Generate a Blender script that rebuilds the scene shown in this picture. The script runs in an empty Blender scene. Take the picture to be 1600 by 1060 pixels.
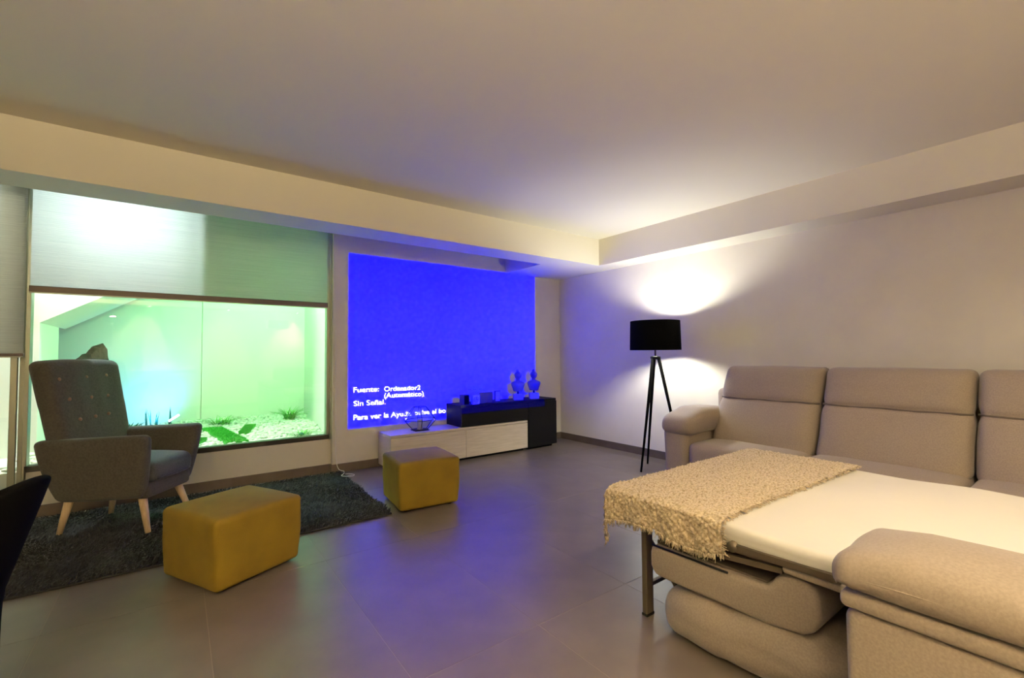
import bpy, bmesh, math, random
import numpy as np
from mathutils import Matrix, Vector, noise as mnoise

random.seed(7); rng = np.random.default_rng(11)
S = bpy.context.scene
C = S.collection
PI = math.pi

# ------------------------------------------------------------------ camera
CAM_H = 1.10
F_PX, YAW, PITCH, ROLL = 706.8, math.radians(36.579), math.radians(1.987), math.radians(-0.3985)
fw = Vector((math.sin(YAW)*math.cos(PITCH), math.cos(YAW)*math.cos(PITCH), math.sin(PITCH)))
rt = Vector((math.cos(YAW), -math.sin(YAW), 0)); up = rt.cross(fw)
rt2 = rt*math.cos(ROLL)+up*math.sin(ROLL); up2 = -rt*math.sin(ROLL)+up*math.cos(ROLL)
cd = bpy.data.cameras.new('camera'); cd.sensor_width = 36; cd.lens = F_PX/1600*36; cd.clip_start = .05
cam = bpy.data.objects.new('camera', cd); C.objects.link(cam)
m = Matrix((rt2, up2, -fw)).transposed().to_4x4(); m.translation = (0, 0, CAM_H); cam.matrix_world = m
S.camera = cam

# ------------------------------------------------------------------ view, world
vs = S.view_settings
vs.view_transform = 'Standard'; vs.look = 'None'; vs.exposure = 0.3; vs.gamma = 1.0; vs.use_curve_mapping = False
w = bpy.data.worlds.new('night'); S.world = w; w.use_nodes = True
w.node_tree.nodes['Background'].inputs[0].default_value = (.02, .025, .04, 1)
w.node_tree.nodes['Background'].inputs[1].default_value = .3

# light strengths (W) - the lamps themselves are built further down
P_ROW = 60          # recessed downlights above the sofa bed, each
P_REAR = 420         # recessed downlights washing the rear wall, each
P_LAMP = 50         # floor lamp bulb
P_PROJ = 5600       # projector
P_GREEN = 54        # green LED floods in the light well
P_BLUE = 24         # blue garden spike lamp
P_WHITE = 64        # cool white lamp above the blind, outside
P_FILL = 2000          # added fill uplighter near the rear wall
WARM = (1.0, .82, .53)
COOL = (1.0, 1.0, .88)

# ------------------------------------------------------------------ room measures
XB, YA, YW = 4.09, 4.445, 4.50          # right wall, projection wall, recessed window wall
ZC, ZS = 2.385, 2.09                    # ceiling, dropped soffit
YF, YI, XS, XP = 3.46, 3.77, 3.79, 3.20 # beam front / back, side soffit, end of the blind pocket
XL, YR = -3.0, -2.45                    # left wall, rear wall
WX0, WX1 = -.825, 1.165                 # window opening
ZG = .335                               # bottom of the glass, pebble level

# ------------------------------------------------------------------ helpers
def lin(h):
    h = h.lstrip('#'); o = []
    for i in (0, 2, 4):
        c = int(h[i:i+2], 16)/255; o.append(c/12.92 if c <= .04045 else ((c+.055)/1.055)**2.4)
    return tuple(o)

MATS = {}
def mat(name, col=(.5, .5, .5), rough=.6, metal=0, col2=None, nscale=20, nlo=.35, nhi=.65, bump=0, bscale=120, bdist=.002,
        sheen=0, coat=0, transl=0, spec=.5, detail=4, sheen_col=None, aniso=None):
    m = bpy.data.materials.new(name); m.use_nodes = True; nt = m.node_tree; n = nt.nodes; L = nt.links
    b = n['Principled BSDF']; b.inputs['Base Color'].default_value = (*col, 1); b.inputs['Roughness'].default_value = rough
    b.inputs['Metallic'].default_value = metal; b.inputs['Specular IOR Level'].default_value = spec
    b.inputs['Coat Weight'].default_value = coat
    if sheen:
        b.inputs['Sheen Weight'].default_value = sheen; b.inputs['Sheen Roughness'].default_value = .4
        b.inputs['Sheen Tint'].default_value = (*(sheen_col or (1, 1, 1)), 1)
    tc = n.new('ShaderNodeTexCoord'); src = tc.outputs['Object']
    if aniso:
        mp = n.new('ShaderNodeMapping'); mp.inputs['Scale'].default_value = aniso; L.new(src, mp.inputs[0]); src = mp.outputs[0]
    if col2:
        t = n.new('ShaderNodeTexNoise'); t.inputs['Scale'].default_value = nscale; t.inputs['Detail'].default_value = detail
        L.new(src, t.inputs['Vector'])
        r = n.new('ShaderNodeValToRGB'); r.color_ramp.elements[0].position = nlo; r.color_ramp.elements[1].position = nhi
        r.color_ramp.elements[0].color = (*col, 1); r.color_ramp.elements[1].color = (*col2, 1)
        L.new(t.outputs[0], r.inputs[0]); L.new(r.outputs[0], b.inputs['Base Color'])
    if bump:
        t = n.new('ShaderNodeTexNoise'); t.inputs['Scale'].default_value = bscale; t.inputs['Detail'].default_value = 3
        L.new(src, t.inputs['Vector'])
        bp = n.new('ShaderNodeBump'); bp.inputs['Strength'].default_value = bump; bp.inputs['Distance'].default_value = bdist
        L.new(t.outputs[0], bp.inputs['Height']); L.new(bp.outputs[0], b.inputs['Normal'])
    if transl:
        tr = n.new('ShaderNodeBsdfTranslucent'); tr.inputs[0].default_value = (*col, 1)
        mx = n.new('ShaderNodeMixShader'); mx.inputs[0].default_value = transl
        L.new(b.outputs[0], mx.inputs[1]); L.new(tr.outputs[0], mx.inputs[2]); L.new(mx.outputs[0], n['Material Output'].inputs[0])
    MATS[name] = m
    return m

def emit(name, col, s):
    m = bpy.data.materials.new(name); m.use_nodes = True; nt = m.node_tree
    nt.nodes.remove(nt.nodes['Principled BSDF']); e = nt.nodes.new('ShaderNodeEmission')
    e.inputs[0].default_value = (*col, 1); e.inputs[1].default_value = s
    nt.links.new(e.outputs[0], nt.nodes['Material Output'].inputs[0]); return m

def glass_mat(name, tint=(1, 1, 1), refl=1.0, rough=0.0):
    m = bpy.data.materials.new(name); m.use_nodes = True; nt = m.node_tree; n = nt.nodes
    n.remove(n['Principled BSDF'])
    t = n.new('ShaderNodeBsdfTransparent'); t.inputs[0].default_value = (*tint, 1)
    g = n.new('ShaderNodeBsdfGlossy'); g.inputs['Roughness'].default_value = rough
    f = n.new('ShaderNodeLayerWeight'); f.inputs[0].default_value = .5          # Schlick reflectance, same from both sides
    pw = n.new('ShaderNodeMath'); pw.operation = 'POWER'; pw.inputs[1].default_value = 5; nt.links.new(f.outputs['Facing'], pw.inputs[0])
    mu = n.new('ShaderNodeMath'); mu.operation = 'MULTIPLY_ADD'; mu.inputs[1].default_value = .96*refl; mu.inputs[2].default_value = .04*refl; mu.use_clamp = True
    mx = n.new('ShaderNodeMixShader')
    nt.links.new(pw.outputs[0], mu.inputs[0]); nt.links.new(mu.outputs[0], mx.inputs[0])
    nt.links.new(t.outputs[0], mx.inputs[1]); nt.links.new(g.outputs[0], mx.inputs[2])
    nt.links.new(mx.outputs[0], n['Material Output'].inputs[0]); return m

XF = {}                                          # root name -> inverse world matrix
def tag(o, label=None, cat=None, group=None, kind=None):
    if label: o['label'] = label
    if cat: o['category'] = cat
    if group: o['group'] = group
    if kind: o['kind'] = kind
    return o

def thing(name, label, cat, loc=(0, 0, 0), rotz=0, group=None, kind=None):
    o = bpy.data.objects.new(name, None); C.objects.link(o); o.empty_display_size = .1
    o.location = loc; o.rotation_euler = (0, 0, rotz)
    XF[o.name] = (Matrix.Translation(loc) @ Matrix.Rotation(rotz, 4, 'Z')).inverted()
    return tag(o, label, cat, group, kind)

def add(name, vf, material, parent=None, smooth=True, world=True, origin=None, angle=None):
    """one mesh object; world coordinates are moved into the frame of the thing it belongs to"""
    v, f = vf
    v = np.asarray(v, float).reshape(-1, 3)
    if parent is not None and world:
        root = parent
        while root.parent is not None: root = root.parent
        M = np.array(XF.get(root.name, Matrix.Identity(4))); v = v @ M[:3, :3].T + M[:3, 3]
    loc = None
    if parent is None:
        lo, hi = v.min(0), v.max(0)
        loc = np.array(origin if origin is not None else ((lo[0]+hi[0])/2, (lo[1]+hi[1])/2, lo[2])); v = v-loc
    me = bpy.data.meshes.new(name)
    if isinstance(f, np.ndarray):
        k = f.shape[1]
        me.vertices.add(len(v)); me.vertices.foreach_set('co', v.astype(np.float32).ravel())
        me.loops.add(f.size); me.loops.foreach_set('vertex_index', f.astype(np.int32).ravel())
        me.polygons.add(len(f)); me.polygons.foreach_set('loop_start', np.arange(0, f.size, k, dtype=np.int32))
        me.update(calc_edges=True)
    else:
        me.from_pydata([tuple(p) for p in v], [], [tuple(q) for q in f])
    me.materials.append(material)
    if smooth: me.polygons.foreach_set('use_smooth', [True]*len(me.polygons))
    me.validate(); me.update()
    o = bpy.data.objects.new(name, me); C.objects.link(o)
    if parent is not None:
        o.parent = parent
        if parent.type == 'MESH' and parent.parent is None and world:      # part of a one-mesh thing
            v2 = v-np.array(parent.location); me.vertices.foreach_set('co', v2.astype(np.float32).ravel()); me.update()
    else: o.location = loc
    return o

def join(*vfs):
    V, Fc, k = [], [], 0
    for v, f in vfs:
        v = np.asarray(v, float).reshape(-1, 3); V.append(v); Fc += [tuple(int(i)+k for i in q) for q in f]; k += len(v)
    return np.vstack(V), Fc

def box(x0, x1, y0, y1, z0, z1, b=0, seg=2):
    if b <= 0:
        v = [(x, y, z) for z in (z0, z1) for y in (y0, y1) for x in (x0, x1)]
        return np.array(v), [(0, 2, 3, 1), (4, 5, 7, 6), (0, 1, 5, 4), (2, 6, 7, 3), (0, 4, 6, 2), (1, 3, 7, 5)]
    v, f = rbox(x1-x0, y1-y0, z1-z0, b, seg, 1)
    return v+np.array([(x0+x1)/2, (y0+y1)/2, (z0+z1)/2]), f

def rbox(sx, sy, sz, r, ks=3, m=4):
    """rounded box centred on the origin with a regular grid (ks segments in each rounding, m across the flat)"""
    H = np.array([sx, sy, sz])/2; r = min(r, .999*H.min())
    ax = []
    for h in H:
        i = h-r
        a = np.concatenate([-h+r*(1-np.cos(np.linspace(0, PI/2, ks+1)[:-1]))*1.0, np.linspace(-i, i, m+1), (h-r*(1-np.cos(np.linspace(0, PI/2, ks+1)[:-1])))[::-1]])
        ax.append(a)
    V, Fc, idx = [], [], {}
    def vid(p):
        k = (round(p[0], 6), round(p[1], 6), round(p[2], 6))
        if k not in idx: idx[k] = len(V); V.append(p)
        return idx[k]
    for d in range(3):
        a, b = [(1, 2), (2, 0), (0, 1)][d]
        for s in (-1, 1):
            G = [[None]*len(ax[b]) for _ in ax[a]]
            for i, u in enumerate(ax[a]):
                for j, w_ in enumerate(ax[b]):
                    p = [0, 0, 0]; p[d] = s*H[d]; p[a] = u; p[b] = w_; G[i][j] = vid(tuple(p))
            for i in range(len(ax[a])-1):
                for j in range(len(ax[b])-1):
                    q = (G[i][j], G[i+1][j], G[i+1][j+1], G[i][j+1]); Fc.append(q if s > 0 else q[::-1])
    V = np.array(V); inn = np.clip(V, -(H-r), H-r); d = V-inn; L = np.linalg.norm(d, axis=1, keepdims=True); L[L == 0] = 1
    return inn+d/L*r, Fc

def rotz(v, a, c=(0, 0)):
    v = np.array(v, float); x, y = v[:, 0]-c[0], v[:, 1]-c[1]
    v[:, 0] = c[0]+x*math.cos(a)-y*math.sin(a); v[:, 1] = c[1]+x*math.sin(a)+y*math.cos(a); return v

def lathe(prof, seg=32, c=(0, 0, 0), capb=True, capt=True):
    V, Fc = [], []
    for r, z in prof:
        for k in range(seg):
            a = 2*PI*k/seg; V.append((c[0]+r*math.cos(a), c[1]+r*math.sin(a), c[2]+z))
    n = len(prof)
    for i in range(n-1):
        for k in range(seg):
            k2 = (k+1) % seg; Fc.append((i*seg+k, i*seg+k2, (i+1)*seg+k2, (i+1)*seg+k))
    if capb: Fc.append(tuple(range(seg))[::-1])
    if capt: Fc.append(tuple((n-1)*seg+k for k in range(seg)))
    return np.array(V), Fc

def bar(p0, p1, r0, r1=None, seg=10, square=False):
    """tapered rod between two points"""
    p0, p1 = Vector(p0), Vector(p1); r1 = r0 if r1 is None else r1
    d = (p1-p0).normalized(); a = d.orthogonal().normalized()
    if square:
        seg = 4; h = Vector((0, 0, 1)) if abs(d.z) < .9 else Vector((1, 0, 0)); a = (h-d*h.dot(d)).normalized()
    b = d.cross(a); V = []
    off = PI/4 if square else 0
    for p, r in ((p0, r0), (p1, r1)):
        for k in range(seg):
            t = 2*PI*k/seg+off; V.append(p+a*(r*math.cos(t))+b*(r*math.sin(t)))
    Fc = [(k, (k+1) % seg, seg+(k+1) % seg, seg+k) for k in range(seg)]+[tuple(range(seg))[::-1], tuple(range(seg, 2*seg))]
    return np.array([tuple(p) for p in V]), Fc

def tube(pts, r, seg=8, smooth_n=0):
    P_ = [Vector(p) for p in pts]
    if smooth_n:
        Q = []
        for i in range(len(P_)-1):
            a, b, c, d = P_[max(i-1, 0)], P_[i], P_[i+1], P_[min(i+2, len(P_)-1)]
            for k in range(smooth_n):
                t = k/smooth_n
                Q.append(.5*((2*b)+(c-a)*t+(2*a-5*b+4*c-d)*t*t+(3*b-a-3*c+d)*t**3))
        P_ = Q+[P_[-1]]
    V, Fc = [], []; prev = None
    for i, p in enumerate(P_):
        d = (P_[min(i+1, len(P_)-1)]-P_[max(i-1, 0)]).normalized()
        a = d.orthogonal().normalized() if prev is None else (prev-d*prev.dot(d)).normalized(); prev = a; b = d.cross(a)
        for k in range(seg):
            t = 2*PI*k/seg; V.append(tuple(p+a*r*math.cos(t)+b*r*math.sin(t)))
    for i in range(len(P_)-1):
        for k in range(seg):
            k2 = (k+1) % seg; Fc.append((i*seg+k, i*seg+k2, (i+1)*seg+k2, (i+1)*seg+k))
    Fc += [tuple(range(seg))[::-1], tuple((len(P_)-1)*seg+k for k in range(seg))]
    return np.array(V), Fc

def prism(poly, ax, a0, a1):
    """polygon extruded along axis ax (poly in the other two axes, in xyz order)"""
    V = []
    for a in (a0, a1):
        for p in poly:
            q = list(p); q.insert(ax, a); V.append(q)
    n = len(poly)
    Fc = [tuple(range(n))[::-1], tuple(range(n, 2*n))]+[(i, (i+1) % n, n+(i+1) % n, n+i) for i in range(n)]
    return np.array(V), Fc

def fixn(o):
    bm = bmesh.new(); bm.from_mesh(o.data); bmesh.ops.recalc_face_normals(bm, faces=bm.faces); bm.to_mesh(o.data); bm.free(); return o

def fnoise(v, s, seed=0):
    return np.array([mnoise.noise(Vector((p[0]*s+seed, p[1]*s-seed, p[2]*s+2*seed))) for p in v])

def copy_thing(o, loc=None, rz=None, label=None):
    def cp(x, par):
        c = x.copy(); C.objects.link(c); c.parent = par
        for ch in list(x.children): cp(ch, c)
        return c
    c = cp(o, None)
    if loc is not None: c.location = loc
    if rz is not None: c.rotation_euler = (0, 0, rz)
    if label: c['label'] = label
    return c

def light(kind, name, loc, power, col, parent=None, target=None, **kw):
    d = bpy.data.lights.new(name, kind); d.energy = power; d.color = col
    for k, v in kw.items(): setattr(d, k, v)
    o = bpy.data.objects.new(name, d); C.objects.link(o)
    loc = Vector(loc); q = Matrix.Identity(4)
    if target is not None: q = (Vector(target)-loc).to_track_quat('-Z', 'Y').to_matrix().to_4x4()
    M = Matrix.Translation(loc) @ q
    if parent is not None: o.parent = parent; M = XF[parent.name] @ M
    o.matrix_local = M
    return o

# ------------------------------------------------------------------ materials
M_wall = mat('wall_paint', lin('#ddd7c6'), .85, bump=.25, bscale=260, bdist=.0015, col2=lin('#d8d1c0'), nscale=3)
M_ceil = mat('ceiling_paint', lin('#e0dac9'), .9, bump=.15, bscale=220, bdist=.001)
M_grout = mat('grout', lin('#877d70'), .7)
M_tile = mat('floor_tile', lin('#645a51'), .36, col2=lin('#6d6359'), nscale=5, bump=.12, bscale=420, bdist=.0006, spec=.5)
M_base = mat('skirting_stone', lin('#574b41'), .5, col2=lin('#61554a'), nscale=9)
M_alu = mat('anodised_aluminium', lin('#a3a696'), .38, .75)
M_dframe = mat('dark_frame', lin('#2a2723'), .45, .3)
M_blind = mat('blind_fabric', lin('#b4b7b3'), .9, transl=.24, col2=lin('#a6aaa7'), nscale=2, aniso=(1, 1, 60))
M_rail = mat('blind_rail', lin('#5e524b'), .5, .2)
M_white_render = mat('white_render', lin('#e6e6e0'), .85, bump=.2, bscale=150)
M_pebble = mat('white_pebble', lin('#e4e2da'), .55, col2=lin('#cfcdc4'), nscale=8)
M_rock = mat('black_rock', lin('#0e1311'), .8, col2=lin('#1d2521'), nscale=14, bump=.6, bscale=25, bdist=.02)
M_leaf = mat('leaf', lin('#4f9a3a'), .5, col2=lin('#7cc05a'), nscale=9)
M_leafdark = mat('leaf_dark', lin('#1f5a4a'), .5, col2=lin('#2f7a63'), nscale=9)
M_turf = mat('turf_green', lin('#2f9a2c'), .7, col2=lin('#4fb840'), nscale=60)
M_glass = glass_mat('window_glass', (.97, .99, .97), .9)
M_ottoman = mat('mustard_velvet', lin('#6a5402'), .85, col2=lin('#745d03'), nscale=7, bump=.35, bscale=300, bdist=.002, sheen=.12, sheen_col=(.9, .75, .1), detail=6)
M_achair = mat('grey_wool', lin('#38342f'), .95, col2=lin('#45413b'), nscale=90, bump=.4, bscale=500, bdist=.001, sheen=.15)
M_acush = mat('grey_wool_seat', lin('#343538'), .95, col2=lin('#404145'), nscale=90, bump=.4, bscale=500, bdist=.001, sheen=.15)
M_button = mat('brown_button', lin('#6e4f3c'), .7)
M_beech = mat('pale_beech', lin('#d8bd98'), .5, col2=lin('#c9ab82'), nscale=6, aniso=(14, 14, 1))
M_rugback = mat('rug_backing', lin('#222120'), .95)
M_rug = mat('rug_pile', lin('#0f0f0f'), .8, col2=lin('#2a2b2c'), nscale=7, nlo=.42, nhi=.72, sheen=.15)
M_black = mat('black_lacquer', lin('#141416'), .55, bump=.1, bscale=60, spec=.12)
M_blackfab = mat('black_fabric', lin('#060606'), .95, bump=.2, bscale=400, spec=.05)
M_blacksteel = mat('black_steel', lin('#0b0b0b'), .5, 0, spec=.2)
M_oak = mat('bleached_oak', lin('#d3c8b6'), .5, col2=lin('#bfb3a0'), nscale=5, aniso=(1, 12, 16), nlo=.3, nhi=.7)
M_sofa = mat('sofa_fabric', lin('#8a7c70'), .92, col2=lin('#96877a'), nscale=160, bump=.35, bscale=700, bdist=.001, sheen=.2)
M_seam = mat('sofa_seam', lin('#5f554c'), .95)
M_sofad = mat('sofa_webbing', lin('#4d4238'), .9, bump=.3, bscale=200)
M_sheet = mat('white_sheet', lin('#dad4ca'), .9, bump=.15, bscale=14, bdist=.01)
M_throw = mat('knit_throw', lin('#94805e'), .95, col2=lin('#cdbb9f'), nscale=110, nlo=.32, nhi=.58, bump=.5, bscale=160, bdist=.004, sheen=.2)
M_steel = mat('painted_steel', lin('#5b5043'), .5, .5)
M_statue = mat('pale_resin', lin('#9a979b'), .6)
M_bust = mat('grey_resin', lin('#504f56'), .6)
M_white = mat('white_plastic', lin('#e8e6e2'), .45)
M_darkbox = mat('dark_lacquered_wood', lin('#3c3633'), .5)
M_wire = mat('black_wire', lin('#15181c'), .4, .6)
M_tglass = glass_mat('lantern_glass', (.90, .93, .96), 1.6)
M_candle = mat('grey_wax', lin('#a9a6a3'), .6)

# ================================================================== SETTING
def struct(name, vf, m, smooth=False, parent=None):
    o = add(name, vf, m, parent, smooth, origin=(0, 0, 0))
    if parent is None: o['kind'] = 'structure'
    return fixn(o)

floor = struct('floor', box(XL, XB, YR, YW, -.06, -.0008), M_grout)
tx = [.12+.54*k for k in range(-7, 9)]; ty = [1.45+1.135*k for k in range(-5, 4)]
tile_me = {}
g = .0013
for i in range(len(tx)-1):
    for j in range(len(ty)-1):
        x0, x1, y0, y1 = max(tx[i], XL), min(tx[i+1], XB), max(ty[j], YR), min(ty[j+1], YW)
        if x1-x0 < .02 or y1-y0 < .02: continue
        sx, sy = x1-x0-2*g, y1-y0-2*g; key = (round(sx, 4), round(sy, 4))
        if key not in tile_me:
            o = add('tile', box(-sx/2, sx/2, -sy/2, sy/2, -.012, 0, .0004, 1), M_tile, floor, False, world=False); tile_me[key] = o.data
        else:
            o = bpy.data.objects.new('tile', tile_me[key]); C.objects.link(o); o.parent = floor
        o.location = ((x0+x1)/2, (y0+y1)/2, random.uniform(-.0002, .0002))

struct('ceiling', box(XL, XB, YR, YW+.1, ZC, ZC+.1), M_ceil)
struct('wall_right', box(XB, XB+.12, YR, YW+.1, 0, ZC), M_wall)
struct('wall_left', box(XL-.12, XL, YR, YW+.1, 0, ZC), M_wall)
struct('wall_rear', box(XL-.12, XB+.12, YR-.12, YR, 0, ZC), M_wall)
struct('wall_far', join(box(WX1+.025, XB, YA, YW+.10, 0, ZC), box(WX0, WX1+.025, YW, YW+.10, 0, ZG-.02),
                        box(XL, WX1+.025, YW+.02, YW+.10, ZC-.06, ZC)), M_wall)
struct('trim_1', join(box(XL, XP, YF, YI, ZS, ZC), box(XP, XB, YF, YA, ZS, ZC), box(XS, XB, YR+.5, YF, ZS, ZC)), M_ceil)
struct('trim_2', box(XL, XB, YR, YR+.5, ZS, ZC), M_ceil)
bh, bt = .08, .012
struct('baseboard_right', box(XB-bt, XB, YR, YA-bt, 0, bh, .002, 1), M_base)
struct('baseboard_far', join(box(WX1+.025-bt, XB, YA-bt, YA, 0, bh), box(WX1+.025-bt, WX1+.025, YA, YW, 0, bh), box(WX0, WX1+.025-bt, YW-bt, YW, 0, bh)), M_base)
struct('baseboard_rear', box(XL, XB-bt, YR, YR+bt, 0, bh), M_base)

# --- fixed window: frame, glass
win = thing('window_1', None, None, (WX0, YW+.03, ZG)); win['kind'] = 'structure'
add('frame_bottom', box(WX0, WX1, YW-.005, YW+.07, ZG-.02, ZG+.022, .002, 1), M_dframe, win, False)
add('frame_side', box(WX1-.018, WX1+.006, YW-.005, YW+.07, ZG+.022, ZC-.06, .002, 1), M_alu, win, False)
add('frame_trim', box(WX1+.006, WX1+.025, YW-.02, YW+.07, ZG-.02, ZC-.06, .002, 1), M_alu, win, False)
add('frame_side', box(WX0-.012, WX0+.012, YW-.005, YW+.07, ZG+.022, ZC-.06, .002, 1), M_alu, win, False)
add('glass_pane', box(WX0+.012, WX1-.018, YW+.030, YW+.034, ZG+.022, ZC-.06), M_glass, win, False)
# --- sliding glass door beside it
dr = thing('door_1', None, None, (-1.9, YW+.03, 0)); dr['kind'] = 'structure'
for x0, x1, y0, y1, mm in ((-.905, -.870, .0, .03, M_alu), (-.868, -.838, .035, .065, M_alu), (WX0-.012, WX0+.012, .0, .08, M_alu)):
    add('stile', box(x0, x1, YW+y0, YW+y1, .03, ZC-.06, .003, 1), mm, dr, False)
add('stile', box(-2.98, -2.94, YW, YW+.03, .03, ZC-.06, .003, 1), M_alu, dr, False)
add('bottom_rail', box(-2.94, -.905, YW, YW+.03, .03, .09, .003, 1), M_alu, dr, False)
add('track', box(XL, WX0, YW-.01, YW+.08, -.003, .03, .003, 1), M_alu, dr, False)
add('glass_pane', box(-2.94, -.905, YW+.012, YW+.018, .09, ZC-.06), M_glass, dr, False)

# ================================================================== BLINDS
def blind(name, label, x0, x1, z0, y, rail_h):
    t = thing(name, label, 'blind', ((x0+x1)/2, y, z0), group='pleated blinds')
    top = ZC-.03; n = int((top-z0-rail_h)/.0065/2)*2; V, Fc = [], []
    for i in range(n+1):
        z = z0+rail_h+(top-z0-rail_h)*i/n; yy = y+(.0006 if i % 2 else -.0006)
        V += [(x0+.004, yy, z), (x1-.004, yy, z)]
    Fc = [(2*i, 2*i+1, 2*i+3, 2*i+2) for i in range(n)]
    add('pleated_fabric', (V, Fc), M_blind, t, False)
    add('bottom_rail', box(x0, x1, y-.016, y+.016, z0, z0+rail_h, .004, 2), M_rail, t, False)
    add('rail_lip', box(x0+.002, x1-.002, y-.019, y-.006, z0-.006, z0+.003, .002, 1), M_alu, t, False)
    add('head_rail', box(x0, x1, y-.02, y+.02, top, ZC-.001, .003, 1), M_rail, t, False)
    return t
blind('pleated_blind', 'wide pale pleated blind half lowered over the green-lit window, glowing white and green', WX0+.005, WX1-.02, 1.555, YW-.03, .045)
blind('pleated_blind', 'grey-white pleated blind lowered further, hanging above the sliding glass door', -2.9, WX0-.01, 1.11, YW-.035, .022)

# ================================================================== LIGHT WELL BEHIND THE GLASS
PB = 6.72
struct('wall_patio_far', join(box(-2.6, .248, PB, PB+.1, 0, 3.2), box(.254, 1.6, PB, PB+.1, 0, 3.2), box(.24, .26, PB+.03, PB+.1, 0, 3.2)), M_white_render)
struct('wall_patio_right', prism([(1.20, YW+.10), (1.30, YW+.10), (1.55, PB), (1.42, PB)], 2, 0, 3.2), M_white_render)
struct('wall_patio_left', box(-2.7, -2.6, YW+.1, PB, 0, 3.2), M_white_render)
struct('wall_patio_pier', box(-2.6, -.905, 5.30, 6.05, 0, 3.2), M_white_render)
struct('ceiling_patio', box(-2.7, 1.6, YW+.1, PB+.1, 3.2, 3.3), M_white_render)
struct('floor_patio', box(-2.6, 1.55, YW+.1, PB, -.06, ZG-.03), M_white_render)
# sloping white soffit crossing the upper corner of the view
sl = (1.639-1.36)/(.95-.506)
zf = lambda x: 1.36+(x+.95)*sl
struct('wall_patio_slope', prism([(-.905, zf(-.905)), (.75, zf(.75)), (.75, 3.2), (-.905, 3.2)], 1, 5.28, 6.35), M_white_render)

# pebbles
bm = bmesh.new(); bmesh.ops.create_icosphere(bm, subdivisions=1, radius=1)
iv = np.array([v.co[:] for v in bm.verts]); itf = np.array([[v.index for v in f.verts] for f in bm.faces]); bm.free()
bm = bmesh.new(); bmesh.ops.create_icosphere(bm, subdivisions=2, radius=1)
iv2 = np.array([v.co[:] for v in bm.verts]); itf2 = np.array([[v.index for v in f.verts] for f in bm.faces]); bm.free()
V, Fc, k = [], [], 0
ystep = .038
yy = YW+.12
row = 0
while yy < PB-.01:
    xx = -.95+(row % 2)*.02
    while xx < 1.5:
        x, y = xx+random.uniform(-.012, .012), yy+random.uniform(-.012, .012)
        if x < 1.20+(y-YW-.1)*.104-.02:
            s = np.array([random.uniform(.019, .030), random.uniform(.015, .023), random.uniform(.010, .016)])
            a = random.uniform(0, PI); p = iv2 if yy < 5.6 else iv; ff = itf2 if yy < 5.6 else itf
            q = rotz(p*s, a)+np.array([x, y, ZG-.012+random.uniform(-.006, .012)+.02*max(0, mnoise.noise(Vector((x*3, y*3, 0))))])
            V.append(q); Fc.append(ff+k); k += len(q)
        xx += .041
    yy += ystep; row += 1
o = add('pebbles', (np.vstack(V), np.vstack(Fc)), M_pebble); tag(o, 'bed of white pebbles covering the floor of the light well', 'pebbles', kind='stuff')

# dark rock
def rock(name, label, c, s, seed):
    bm = bmesh.new(); bmesh.ops.create_icosphere(bm, subdivisions=4, radius=1)
    v = np.array([q.co[:] for q in bm.verts]); f = [[q.index for q in fc.verts] for fc in bm.faces]; bm.free()
    n = np.array([mnoise.noise(Vector(p)*1.3+Vector((seed, 0, 0)))*.45+mnoise.noise(Vector(p)*3.2+Vector((0, seed, 0)))*.2+mnoise.noise(Vector(p)*8)*.06 for p in v])
    v = v*(1+n)[:, None]*np.array(s); v = v+np.array(c)
    v[:, 2] = np.maximum(v[:, 2], ZG-.02)
    o = add(name, (v, f), M_rock, smooth=False); tag(o, label, 'rock'); return o
rock('standing_rock', 'tall dark craggy rock standing behind the grey armchair, outside the glass', (-.70, 6.33, .66), (.23, .15, .53), 3.1)

# plants
def blades(c, n, h, spread, wid, lean, seed, arch=1.0, seg=5, r0=.02):
    R_ = random.Random(seed); V, Fc = [], []
    for i in range(n):
        a = R_.uniform(0, 2*PI); L = h*R_.uniform(.55, 1.1); ln = lean*R_.uniform(.3, 1.2); b = Vector((math.cos(a), math.sin(a), 0)); sd = Vector((-b.y, b.x, 0))
        p0 = Vector(c)+b*R_.uniform(0, r0)+sd*R_.uniform(-r0, r0); k = len(V)
        for s in range(seg+1):
            t = s/seg; wd = wid*(1-t**2*.96)*.5*(.6+.4*min(1, t*4))
            p = p0+b*(ln*L*(t**1.5)*spread)+Vector((0, 0, L*(t-arch*.45*ln*t*t)))
            up_ = b*(wid*.18)
            V += [tuple(p-sd*wd), tuple(p+up_*0+Vector((0, 0, -wid*.15))), tuple(p+sd*wd)]
        for s in range(seg):
            for e in (0, 1): Fc.append((k+s*3+e, k+s*3+e+1, k+s*3+3+e+1, k+s*3+3+e))
    return V, Fc
def plant(name, label, c, m, **kw):
    t = thing(name, label, 'plant', c)
    fl = add('leaves', blades(c, **kw), m, t)
    add('root_crown', lathe([(.028, -.01), (.03, .01), (.012, .03)], 8, c), M_leafdark, t)
    return t
plant('grass_tuft', 'big bushy green tuft by the far corner of the pebble bed', (1.13, 6.10, ZG), M_leaf, n=70, h=.17, spread=1.3, wid=.014, lean=1.0, seed=1, r0=.05)
plant('grass_tuft', 'low spreading green tuft in the middle of the pebbles behind the turf strips', (.42, 6.10, ZG), M_leaf, n=60, h=.11, spread=1.8, wid=.013, lean=1.1, seed=2, r0=.07)
plant('grass_tuft', 'flat creeping green tuft right against the lower window frame', (.98, 4.74, ZG), M_leaf, n=34, h=.07, spread=2.2, wid=.012, lean=1.2, seed=3, r0=.06)
plant('spiky_plant', 'dark upright spiky plant rising behind the armchair arm', (-.20, 6.30, ZG), M_leafdark, n=12, h=.20, spread=.5, wid=.016, lean=.4, seed=4, arch=.2, r0=.05)
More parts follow.
